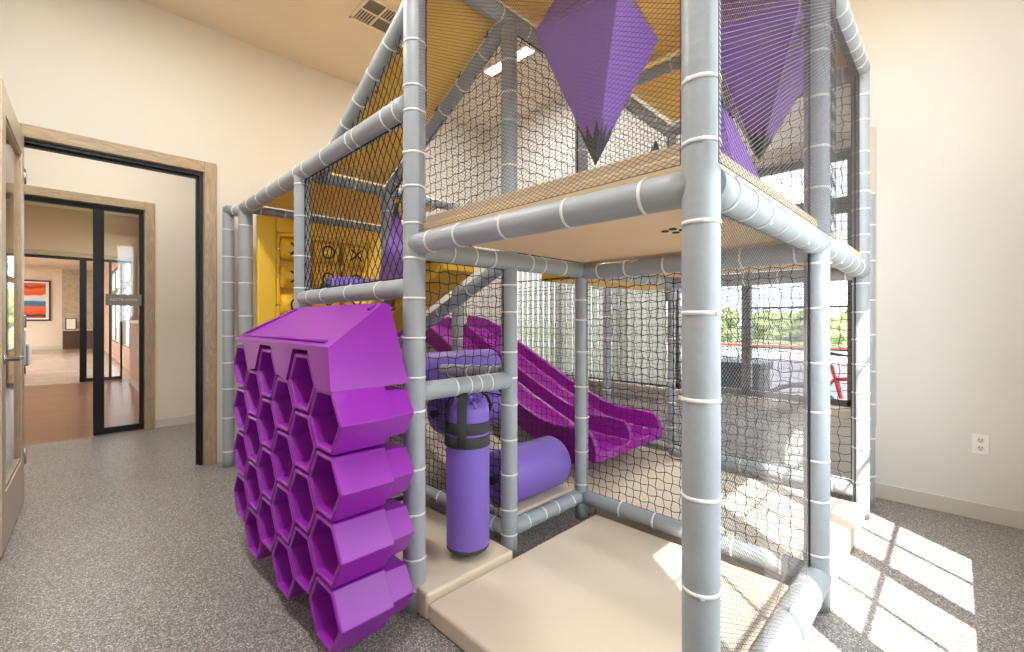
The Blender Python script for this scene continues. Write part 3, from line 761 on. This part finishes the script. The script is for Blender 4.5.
# floor mats
slab('floor_mat', (1.01, .475, 0), (2.165, 1.480, .08), 'beige', .014, 'large beige floor mat in the open near bay', 'mat', 'beige floor mats')
slab('floor_mat', (1.01, 1.488, 0), (1.50, 2.80, .108), 'beige', .014, 'narrow beige mat under the punching bag', 'mat', 'beige floor mats')
slab('floor_mat', (2.275, .385, 0), (3.33, 1.56, .115), 'beige', .02, 'sunlit beige mat of the far bay, overhanging the frame edge', 'mat', 'beige floor mats')
slab('floor_mat', (2.275, 1.57, 0), (3.60, 2.55, .085), 'beige', .014, 'beige mat under the end of the slide', 'mat', 'beige floor mats')

# ------------------------------------------------------------------ honeycomb climbing wall
HC = thing('climbing_wall', 'magenta honeycomb climbing wall of hexagonal pockets leaning on the frame', 'climbing wall', (.78, 2.1, 0))
fx, mx_, bx_ = .628, .826, .925
ysp, zp, RR = .2095, .2245, .139
def hexpts(x, yc, zc, s):
    h = .1085*s; r = RR*s
    return [V((x, yc-r, zc)), V((x, yc-r*.48, zc-h)), V((x, yc+r*.48, zc-h)), V((x, yc+r, zc)), V((x, yc+r*.48, zc+h)), V((x, yc-r*.48, zc+h))]
for c in range(6):
    yc = 1.553+c*ysp
    for k in range(4):
        zc = .178+k*zp+(.112 if c % 2 else 0)
        mb = MB()
        rings = [hexpts(fx+.005, yc, zc, .985), hexpts(fx, yc, zc, .95), hexpts(fx, yc, zc, .87), hexpts(fx+.006, yc, zc, .835), hexpts(fx+.15, yc, zc, .76)]
        outer = [hexpts(fx+.012, yc, zc, 1.0), hexpts(mx_, yc, zc, .985)]
        allr = [hexpts(mx_, yc, zc, .985)]+[hexpts(fx+.012, yc, zc, 1.0)]+rings
        vs = [p for r in allr for p in r]; n = len(allr)
        fs = [(i*6+j, i*6+(j+1)%6, (i+1)*6+(j+1)%6, (i+1)*6+j) for i in range(n-1) for j in range(6)]
        fs.append([(n-1)*6+j for j in range(6)]); 
        # back stage
        o0 = len(vs); b1 = hexpts(mx_, yc, zc, .84); b2 = hexpts(bx_, yc, zc, .78)
        vs += b1+b2
        fs += [(j, (j+1)%6, o0+(j+1)%6, o0+j) for j in range(6)]
        fs += [(o0+j, o0+(j+1)%6, o0+6+(j+1)%6, o0+6+j) for j in range(6)]
        fs.append([o0+6+j for j in range(6)])
        mb.add(vs, fs)
        mb.build('climbing_pocket', 'purpleplastic', HC, bevel=.004, seg=2)
# cap
ysn = []
yf0, yf1 = 1.553-RR*.5, 1.553+5*ysp+RR*.55
def zlow(y):
    # lower outline follows the pocket tops
    best = .952
    for c in (1, 3, 5):
        yc = 1.553+c*ysp; dy = abs(y-yc)
        top = .178+3*zp+.112
        hh = RR*.5+.006; full = RR+.012
        if dy < full:
            z = top+.1085+.010 if dy < hh else top+.1085+.010-(dy-hh)/(full-hh)*(.115)
            best = max(best, z)
    return best+.006
stn = [yf0]
for c in (1, 3, 5):
    yc = 1.553+c*ysp
    for q in (-(RR+.012), -(RR*.5+.006), RR*.5+.006, RR+.012):
        if yf0 < yc+q < yf1: stn.append(yc+q)
stn.append(yf1); stn = sorted(stn)
mb = MB(); vs = []
tb0, tb1 = 1.60, 2.50
for y in stn:
    s = (y-yf0)/(yf1-yf0)
    yt = tb0+(tb1-tb0)*s
    yb_ = 1.49+(yf1-.03-1.49)*s
    zl = zlow(y)
    vs += [(fx-.004, y, zl), (fx-.006, y+(.012*(1-2*s)), 1.108), (.885, yt, 1.268), (.91, yt, 1.262), (.93, yb_, zl+.0)]
k = len(stn); fs = []
for i in range(k-1):
    for j in range(5): fs.append((i*5+j, i*5+(j+1)%5, (i+1)*5+(j+1)%5, (i+1)*5+j))
fs.append(list(range(5))[::-1]); fs.append([(k-1)*5+j for j in range(5)])
mb.add(vs, fs)
mb.build('cap', 'purpleplastic', HC, bevel=.008, seg=3)
# raised rails on the slanted top of the cap
mb = MB()
def captop(s, t):  # s along y, t from front to back
    y0_ = yf0+(yf1-yf0)*s; y1_ = tb0+(tb1-tb0)*s
    return V((fx-.006+(.885-fx+.006)*t, y0_+(y1_-y0_)*t, 1.108+(1.268-1.108)*t+.004))
mb.tube([captop(.95, .08), captop(.95, .92)], .007, 8); mb.tube([captop(.95, .08), captop(.06, .08)], .007, 8); mb.tube([captop(.05, .80), captop(.05, .93)], .007, 8)
mb.build('cap_ridge', 'purpleplastic', HC)
for z in (.45, 1.22):
    for y in (1.66, 2.4):
        if z > 1: continue
        mb = MB(); mb.tube([(.9, y, z), (1.0, y, z)], .016, 10); mb.build('mounting_bolt', 'chrome', HC)
mb = MB(); mb.tube([(.89, 1.62, 1.245), (.985, 1.70, 1.25)], .012, 10); mb.build('mounting_bolt', 'chrome', HC)

# ------------------------------------------------------------------ noughts and crosses panel
TP = thing('noughts_and_crosses_panel', 'yellow noughts and crosses panel with turning cylinders', 'play panel', (1.6, 4.06, 1.1))
ty = 3.975
mb = MB(); fx0, fx1, fz0, fz1, ox0, ox1, oz0, oz1 = 1.085, 2.17, 1.08, 2.05, 1.225, 2.03, 1.20, 1.93
mb.box((fx0, ty, fz0), (ox0, ty+.05, fz1)); mb.box((ox1, ty, fz0), (fx1, ty+.05, fz1)); mb.box((ox0, ty, fz0), (ox1, ty+.05, oz0)); mb.box((ox0, ty, oz1), (ox1, ty+.05, fz1))
mb.build('panel_frame', 'yelplastic', TP, bevel=.012, seg=3)
mb = MB()
for q in ((ox0, oz0, ox0+.03, oz1), (ox1-.03, oz0, ox1, oz1), (ox0, oz1-.03, ox1, oz1), (ox0, oz0, ox1, oz0+.03)):
    mb.box((q[0], ty+.01, q[1]), (q[2], ty+.06, q[3]))
mb.build('inner_rim', 'yelplastic', TP, bevel=.008)
mb = MB(); mb.box((ox0, ty+.075, oz0), (ox1, ty+.085, oz1)); mb.build('backboard', 'yelplastic', TP)
marks = [['X', 'O', 'X'], ['X', 'O', 'O'], ['O', 'X', 'X']]
for ri, z in enumerate((1.795, 1.56, 1.325)):
    mb = MB(); mb.tube([(ox0, ty+.02, z), (ox1, ty+.02, z)], .012, 10); mb.build('rod', 'chrome', TP)
    for ci, x in enumerate((1.365, 1.625, 1.885)):
        mb = MB(); mb.lathe([(.06, 0), (.088, .012), (.092, .03), (.092, .19), (.088, .208), (.06, .22)], (x-.11, ty+.02, z), (1,0,0), 28)
        cy = mb.build('turning_cylinder', 'yelplastic', TP)
        mb = MB(); yy = ty+.02; rr = .0945
        def sp(a, b):  # a across, b up on the curved face
            t = b/rr
            return V((x+a, yy-rr*math.cos(t), z+rr*math.sin(t)))
        if marks[ri][ci] == 'X':
            for s in (-1, 1):
                mb.tube([sp(s*.05*q, .05*q) for q in (-1, -.6, -.2, .2, .6, 1)], .008, 6)
        else:
            mb.tube([sp(.05*math.cos(q*PI/10), .055*math.sin(q*PI/10)) for q in range(21)], .008, 6, cap=False)
        mo = mb.build('mark', 'dark', cy); mo.matrix_parent_inverse = Matrix.Identity(4)

# ------------------------------------------------------------------ ramp behind the front posts
RP = thing('climbing_ramp', 'yellow ribbed climbing ramp rising behind the front left post', 'ramp', (1.5, 2.7, .8))
zl = lambda y: 1.60-.44*(y-1.70)
mb = MB(); mb.prism([(1.64, 1.98, zl(1.98)), (1.64, 3.3, zl(3.3)), (1.64, 3.3, zl(3.3)+.34), (1.64, 1.98, zl(1.98)+.38)], (.03, 0, 0)); mb.build('side_board', 'yelrib', RP)
mb = MB(); mb.prism([(1.45, 1.98, zl(1.98)), (1.45, 3.3, zl(3.3)), (1.45, 3.3, zl(3.3)+.04), (1.45, 1.98, zl(1.98)+.04)], (.19, 0, 0)); mb.build('tread_board', 'yelrib', RP)
mb = MB(); mb.prism([(1.632, 1.98, zl(1.98)+.38), (1.632, 3.3, zl(3.3)+.34), (1.632, 3.3, zl(3.3)+.37), (1.632, 1.98, zl(1.98)+.41)], (.04, 0, 0)); mb.build('edge_pad', 'beige', RP, bevel=.006)

# ------------------------------------------------------------------ slide
SL = thing('twin_slide', 'magenta twin-lane plastic slide running down to the beige mat', 'slide', (3.05, 1.8, .1))
sx0, sx1 = 2.49, 3.44; W = sx1-sx0
path = [(1.70, .295, .03), (1.71, .296, .07), (1.73, .297, .11), (1.77, .298, .145), (1.9, .30, .155), (2.05, .31, .14), (2.2, .335, .135), (2.4, .415, .13), (2.65, .52, .13), (3.0, .69, .13), (3.32, .85, .13), (3.6, 1.0, .13), (3.85, 1.09, .13), (4.15, 1.13, .13)]
def sprof(h):
    tw = .03; mid = W/2
    pts = [(0, -.05), (0, h-.01), (.012, h), (tw, h), (tw+.012, h-.012), (tw+.03, .02), (tw+.07, .0)]
    pts += [(mid-.07, .0), (mid-.03, .02), (mid-.016, h-.012), (mid-.006, h), (mid+.006, h), (mid+.016, h-.012), (mid+.03, .02), (mid+.07, .0)]
    pts += [(W-tw-.07, .0), (W-tw-.03, .02), (W-tw-.012, h-.012), (W-tw, h), (W-.012, h), (W, h-.01), (W, -.05), (W-.03, -.055), (.03, -.055)]
    return pts
mb = MB(); vs = []
for (y, z, h) in path: vs += [(sx0+p[0], y, z+p[1]) for p in sprof(h)]
n = len(sprof(.1)); k = len(path)
fs = [(i*n+j, i*n+(j+1)%n, (i+1)*n+(j+1)%n, (i+1)*n+j) for i in range(k-1) for j in range(n)]
fs.append(list(range(n))); fs.append([(k-1)*n+j for j in range(n)])
mb.add(vs, fs, 0, False)
so = mb.build('slide_bed', 'slide', SL, bevel=.006, seg=2)
mb = MB(); mb.box((sx0+.25, 2.1, .085), (sx1-.25, 2.14, .27)); mb.build('foot_support', 'slide', SL, bevel=.006)
mb = MB(); mb.box((sx0+.02, 4.15, 1.02), (sx1-.02, 4.35, 1.10)); mb.build('top_landing', 'slide', SL)

# ------------------------------------------------------------------ rollers
def roller(x0, x1, y, z, r, label, zf):
    t = thing('padded_roller', label, 'roller', ((x0+x1)/2, y, z-r), 'purple padded rollers')
    mb = MB(); L = x1-x0
    mb.lathe([(r*.80, 0), (r*.93, .008), (r, .028), (r*1.003, L*.5), (r, L-.028), (r*.93, L-.008), (r*.80, L)], (x0, y, z), (1,0,0), 40)
    mb.build('roller_pad', 'purple', t)
    for xx in (x0, x1-.0):
        mb = MB(); s = -1 if xx == x0 else 1
        mb.tube([(xx, y, z), (xx+s*.04, y, z)], .024, 14); mb.build('axle', 'seam', t)
    return t
RT = roller(1.66, 2.15, 1.78, .33, .150, 'short purple padded roller lying low on a beige board', .1)
roller(1.48, 2.10, 2.30, .885, .115, 'purple padded roller up behind the netted opening', .1)
roller(1.68, 2.16, 2.36, .60, .135, 'purple padded roller half hidden behind the punching bag', .1)
roller(1.13, 1.50, 2.72, 1.40, .07, 'thin purple padded roller behind the left diamond net', .1)
mb = MB(); mb.box((1.64, 1.655, .155), (2.18, 1.90, .178)); tag(mb.build('roller_board', 'beige', bevel=.006), 'beige board under the low purple roller', 'board')
mb = MB(); mb.prism([(1.64, 1.98, .18), (1.64, 2.75, .50), (1.64, 2.75, .54), (1.64, 1.98, .22)], (.53, 0, 0)); tag(mb.build('sloping_board', 'beige', bevel=.006), 'sloping beige board behind the low purple roller', 'board')

# ------------------------------------------------------------------ punching bag
bxx, byy = 1.328, 1.62
PB = thing('punching_bag', 'purple cylindrical punching bag hung from the crossbar', 'punching bag', (bxx, byy, .14))
rb = .1
mb = MB(); mb.lathe([(rb*.86, .152), (rb*.97, .156), (rb, .168), (rb*1.005, .4), (rb, .645), (rb*1.0, .76), (rb*.98, .79), (rb*.9, .810), (rb*.7, .818), (rb*.3, .812)], (bxx, byy, 0), n=44)
mb.build('bag_body', 'purple', PB)
mb = MB()
for k in range(10):   # gathered folds of the top
    a = 2*PI*k/10; e = V((math.cos(a), math.sin(a), 0)); c = V((bxx, byy, .812))+e*.07
    mb.tube([c-e*.045+V((0,0,-.006)), c+V((0,0,.008)), c+e*.024+V((0,0,-.014))], [.010, .015, .009], 8)
mb.build('gathered_top', 'purple', PB)
for (z0, z1) in ((.620, .672), (.682, .735)):
    mb = MB(); mb.lathe([(rb*1.01, z0), (rb*1.035, z0+.003), (rb*1.035, z1-.003), (rb*1.01, z1)], (bxx, byy, 0), n=44); mb.build('webbing_band', 'web', PB)
mb = MB(); mb.lathe([(rb*.80, .140), (rb*.93, .142), (rb*.99, .150), (rb*.985, .166)], (bxx, byy, 0), n=44); mb.build('base_cap', 'web', PB)
def strap(ang, w=.022, bulge=0):
    ca, sa = math.cos(ang), math.sin(ang); k = rb+.006
    pts = [(bxx+ca*k, byy+sa*k, z) for z in (.625, .70, .745)]
    pts += [(bxx+ca*(k+bulge), byy+sa*(k+bulge), .79), (bxx+ca*(k*.85+bulge), byy+sa*(k*.85+bulge), .83), (bxx+ca*k*.62, byy+sa*k*.5, .865)]
    mb = MB(); mb.tube(pts, w, 10, ref=(-sa, ca, 0), flat=(1.0, .14)); mb.build('hanging_strap', 'web', PB)
strap(-PI*.80); strap(-PI*.06, .017, .016); strap(PI*.5); strap(PI*.85)
for xo in (-.048, .048):
    mb = MB(); mb.tube([(bxx+xo, 1.62+.047*math.cos(a*PI/10), .895+.047*math.sin(a*PI/10)) for a in range(-5, 6)], .012, 8, ref=(1,0,0), flat=(1, .2)); mb.build('bar_loop', 'web', PB)

# ------------------------------------------------------------------ spikes
def spike(label, eq, zeq, tip, cap_top, capfrac=.2, body='spike', jag=4):
    """eq: 4 ground-plane vertices at zeq; tip: (x,y,z); cap_top: (x,y,z,scale) far end or None for a flat base"""
    t = thing('purple_spike', label, 'spike', (tip[0], tip[1], min(tip[2], zeq)), 'violet padded spikes')
    E = [V((x, y, zeq)) for x, y in eq]; T = V(tip); c = sum(E, V((0,0,0)))/4
    mb = MB(); ts = .035
    tipring = [T+(e-T)*ts for e in E]
    vs = list(E)+tipring; fs = [(j, (j+1)%4, 4+(j+1)%4, 4+j) for j in range(4)]; fs.append((4,5,6,7))
    if cap_top:
        A = V(cap_top[:3]); k = cap_top[3]
        top = [A+(e-V((c.x, c.y, zeq)))*k for e in E]
        vs += top; fs += [(j, (j+1)%4, 8+(j+1)%4, 8+j) for j in range(4)]; fs.append((8,9,10,11))
    else: fs.append((0,1,2,3))
    mb.add(vs, fs); mb.build('spike_pad', body, t, bevel=.012, seg=3)
    # charcoal jagged cap wrapped over the tip
    mb = MB()
    for j in range(4):
        a, b = E[j], E[(j+1)%4]
        def q(s, f):  # s across face, f from tip, pushed out a little
            p = T+((a+(b-a)*s)-T)*f
            n = (a-T).cross(b-T).normalized()
            if n.dot((a+b)/2-V((c.x, c.y, ((a+b)/2).z))) < 0: n = -n
            return p+n*.004
        zig = [(0, 1.3), (.18, .72), (.38, 1.1), (.58, .68), (.8, 1.15), (1, .8)]
        base = [q(0, 0), q(1, 0)]
        pts = [q(0, .0)]+[q(s, capfrac*f) for s, f in zig]
        n = len(pts); inner = [p for p in pts]
        mb.add(pts, [(0, i, i+1) for i in range(1, n-1)])
    mb.add([T+(e-T)*.05*1.1+ (T-c).normalized()*.002 for e in E]+[T+(T-c).normalized()*.006], [(0,1,4), (1,2,4), (2,3,4), (3,0,4)])
    mb.build('jagged_tip', 'tip', t)
    return t
spike('large purple spike hanging point down from the roof, nearest one', [(1.43, 1.30), (1.47, .90), (1.87, .94), (1.84, 1.33)], 2.45, (1.645, 1.125, 1.885), (1.65, 1.12, 2.74, .35), .26)
spike('purple spike hanging point down behind the nearest post, on the window side', [(1.96, .77), (2.03, .432), (2.80, .575), (2.72, .95)], 2.45, (2.45, .70, 2.0), (2.4, .75, 2.73, .5), .24)
ce = V((1.75, .66))
spike('purple spike standing point up on the near deck behind the nearest post', [(1.50, .86), (1.57, .50), (1.93, .485), (1.92, .84)], 1.602, (1.755, .640, 2.07), None, .2)
spike('purple spike standing on the deck, only its dark tip showing above the edge', [(1.86, 1.12), (2.10, .90), (2.34, 1.12), (2.10, 1.36)], 1.602, (2.15, 1.10, 2.125), None, .45)
spike('purple spike standing half hidden behind the front left post', [(1.30, 2.44), (1.42, 2.2), (1.56, 2.40), (1.44, 2.66)], 1.40, (1.42, 2.42, 1.92), None, .2)
# speckled hole cover under the deck
mb = MB()
for (x, y) in ((1.62, .76), (1.66, .74), (1.64, .80), (1.69, .78)): mb.lathe([(.014, 0), (.014, .004)], (x, y, 1.541), n=12)
tag(mb.build('deck_drain', 'dark'), 'cluster of small dark holes in the underside of the near deck', 'drain')

# ------------------------------------------------------------------ outdoors
def gbox(name, a, b, m, lab):
    mb = MB(); mb.box(a, b); return struct(mb.build(name, m), lab, 'ground')
gbox('ground', (1.5, -60, -.3), (120, 100, -.2), 'grass', 'lawn beyond the car park')
gbox('sidewalk', (4.0, -8, -.2), (5.6, 6, -.12), 'concrete', 'pale pavement just outside the window')
gbox('driveway', (5.6, -30, -.2), (17, 6, -.16), 'asphalt', 'grey asphalt outside the window')
gbox('far_pavement', (17, -30, -.2), (24, 45, -.12), 'concrete', 'bright concrete strip beyond the asphalt')
mb = MB(); mb.box((24, -30, -.2), (24.3, 12, -.02)); struct(mb.build('curb', 'redcurb'), 'red painted curb outside', 'curb')
gbox('ground_side', (-40, -60, -.3), (4.0, -.5, -.2), 'concrete', 'paving behind the camera wall')
def tree(x, y, h, w, lab):
    t = thing('tree', lab, 'tree', (x, y, -.2), 'trees outside the window')
    mb = MB(); mb.tube([(x, y, -.2), (x+.1, y, h*.35), (x, y+.1, h*.7)], [.16, .12, .05], 8); mb.build('trunk', 'bark', t)
    import bmesh
    bm = bmesh.new()
    for k in range(16):
        a = random.uniform(0, 6.28); rr = random.uniform(0, w*.55); zz = random.uniform(h*.1, h*.85)-.22*w*(h < 3)
        mt = Matrix.Translation((x+rr*math.cos(a), y+rr*math.sin(a), zz)) @ Matrix.Scale(random.uniform(.25, .42)*w, 4)
        g = bmesh.ops.create_icosphere(bm, subdivisions=3, radius=1, matrix=mt)
        for v in g['verts']:
            c = mt.translation; v.co += (v.co-c)*random.uniform(-.22, .22)
    me = bpy.data.meshes.new('foliage'); bm.to_mesh(me); bm.free(); me.materials.append(M['leaf'])
    o = bpy.data.objects.new('foliage', me); COL.objects.link(o); o.parent = t; o.matrix_parent_inverse = Matrix.Translation(-V(t['_base']))
tl = [(33, 5.5, 2.1, 2.6, 'short bushy tree left of the red curb view'), (36, 9.0, 2.0, 2.4, 'round shrub-like tree in the middle of the window view'), (30, 12.5, 2.2, 2.8, 'fuller tree toward the blinds side of the window view'),
      (40, 15.5, 2.4, 3, 'distant tree behind the blinds'), (32, 19, 2.2, 3, 'leafy tree behind the farthest blinds'), (38, 2.0, 2.1, 2.6, 'small tree near the wall end of the window view'), (5.2, 34, 7.5, 3.4, 'tall leafy tree seen through the glass panel past the half wall')]
for a in tl: tree(*a)
# white neighbouring building seen through the blinds
# bicycle outside
BK = thing('bicycle', 'red bicycle with a black saddle parked outside the window', 'bicycle', (4.75, .7, -.12))
ox, gz = 4.75, -.12
def ypt(y, z, dx=0): return (ox+dx, 1.30-y, gz+z)
wr = .36
for (yc, nm) in ((.28, 'wheel'), (1.30, 'wheel')):
    mb = MB(); mb.tube([ypt(yc+wr*math.cos(a*PI/18), wr+wr*math.sin(a*PI/18)) for a in range(37)], .022, 8, cap=False); w = mb.build(nm, 'tyre', BK)
    mb = MB()
    for a in range(14):
        mb.tube([ypt(yc, wr), ypt(yc+(wr-.01)*math.cos(a*PI/7), wr+(wr-.01)*math.sin(a*PI/7))], .0022, 4, cap=False)
    s = mb.build('spokes', 'chrome', w); s.matrix_parent_inverse = Matrix.Identity(4)
for (a, b, r) in (((.28, .36), (.66, .36), .011), ((.28, .36), (.55, .82), .011), ((.66, .36), (.52, .92), .017), ((.66, .36), (1.12, .80), .019), ((.55, .80), (1.10, .88), .017), ((1.30, .36), (1.10, .92), .014)):
    mb = MB(); mb.tube([ypt(*a), ypt(*b)], r, 10); mb.build('frame_tube', 'red', BK)
mb = MB(); mb.tube([ypt(.36, 1.0), ypt(.48, 1.03), ypt(.64, 1.01)], [.06, .045, .018], 12, flat=(.45, 1)); mb.build('saddle', 'tyre', BK)
mb = MB(); mb.tube([ypt(.52, .9), ypt(.50, 1.01)], .012, 8); mb.build('seat_post', 'chrome', BK)
mb = MB(); mb.tube([ypt(1.08, 1.02, -.28), ypt(1.12, 1.05, -.12), ypt(1.10, 1.0, 0), ypt(1.12, 1.05, .12), ypt(1.08, 1.02, .28)], .013, 8); mb.build('handlebar', 'tyre', BK)

# ------------------------------------------------------------------ daylight
pb = thing('planter_box', 'dark grey box standing outside below the window', 'planter', (4.4, 1.4, -.12))
mb = MB(); mb.box((4.25, 1.22, -.12), (4.6, 1.62, .80)); mb.build('box', 'tip', pb, bevel=.01)
mb = MB(); mb.box((4.23, 1.20, .76), (4.62, 1.64, .82)); mb.build('rim', 'tip', pb, bevel=.005)
w = bpy.data.worlds.new('sky'); SC.world = w; w.use_nodes = True
bg = w.node_tree.nodes['Background']
bg.inputs[0].default_value = (.84, .93, 1.0, 1); bg.inputs[1].default_value = 5.5
sl = bpy.data.lights.new('sun', 'SUN'); sl.energy = 14; sl.angle = .009; sl.color = (1, .96, .9)
so = bpy.data.objects.new('sun', sl); COL.objects.link(so)
so.rotation_euler = V((.62, .785, -1.45)).to_track_quat('-Z', 'Y').to_euler(); so.location = (-5, -6, 12)

for o in BASES:
    if '_base' in o: del o['_base']
SC.view_settings.view_transform = 'Standard'; SC.view_settings.look = 'None'; SC.view_settings.gamma = 1; SC.view_settings.use_curve_mapping = False
SC.view_settings.exposure = 0.65
SC.cycles.use_denoising = True
SC.cycles.max_bounces = 10; SC.cycles.diffuse_bounces = 6; SC.cycles.transparent_max_bounces = 16
SC.cycles.sample_clamp_indirect = 6
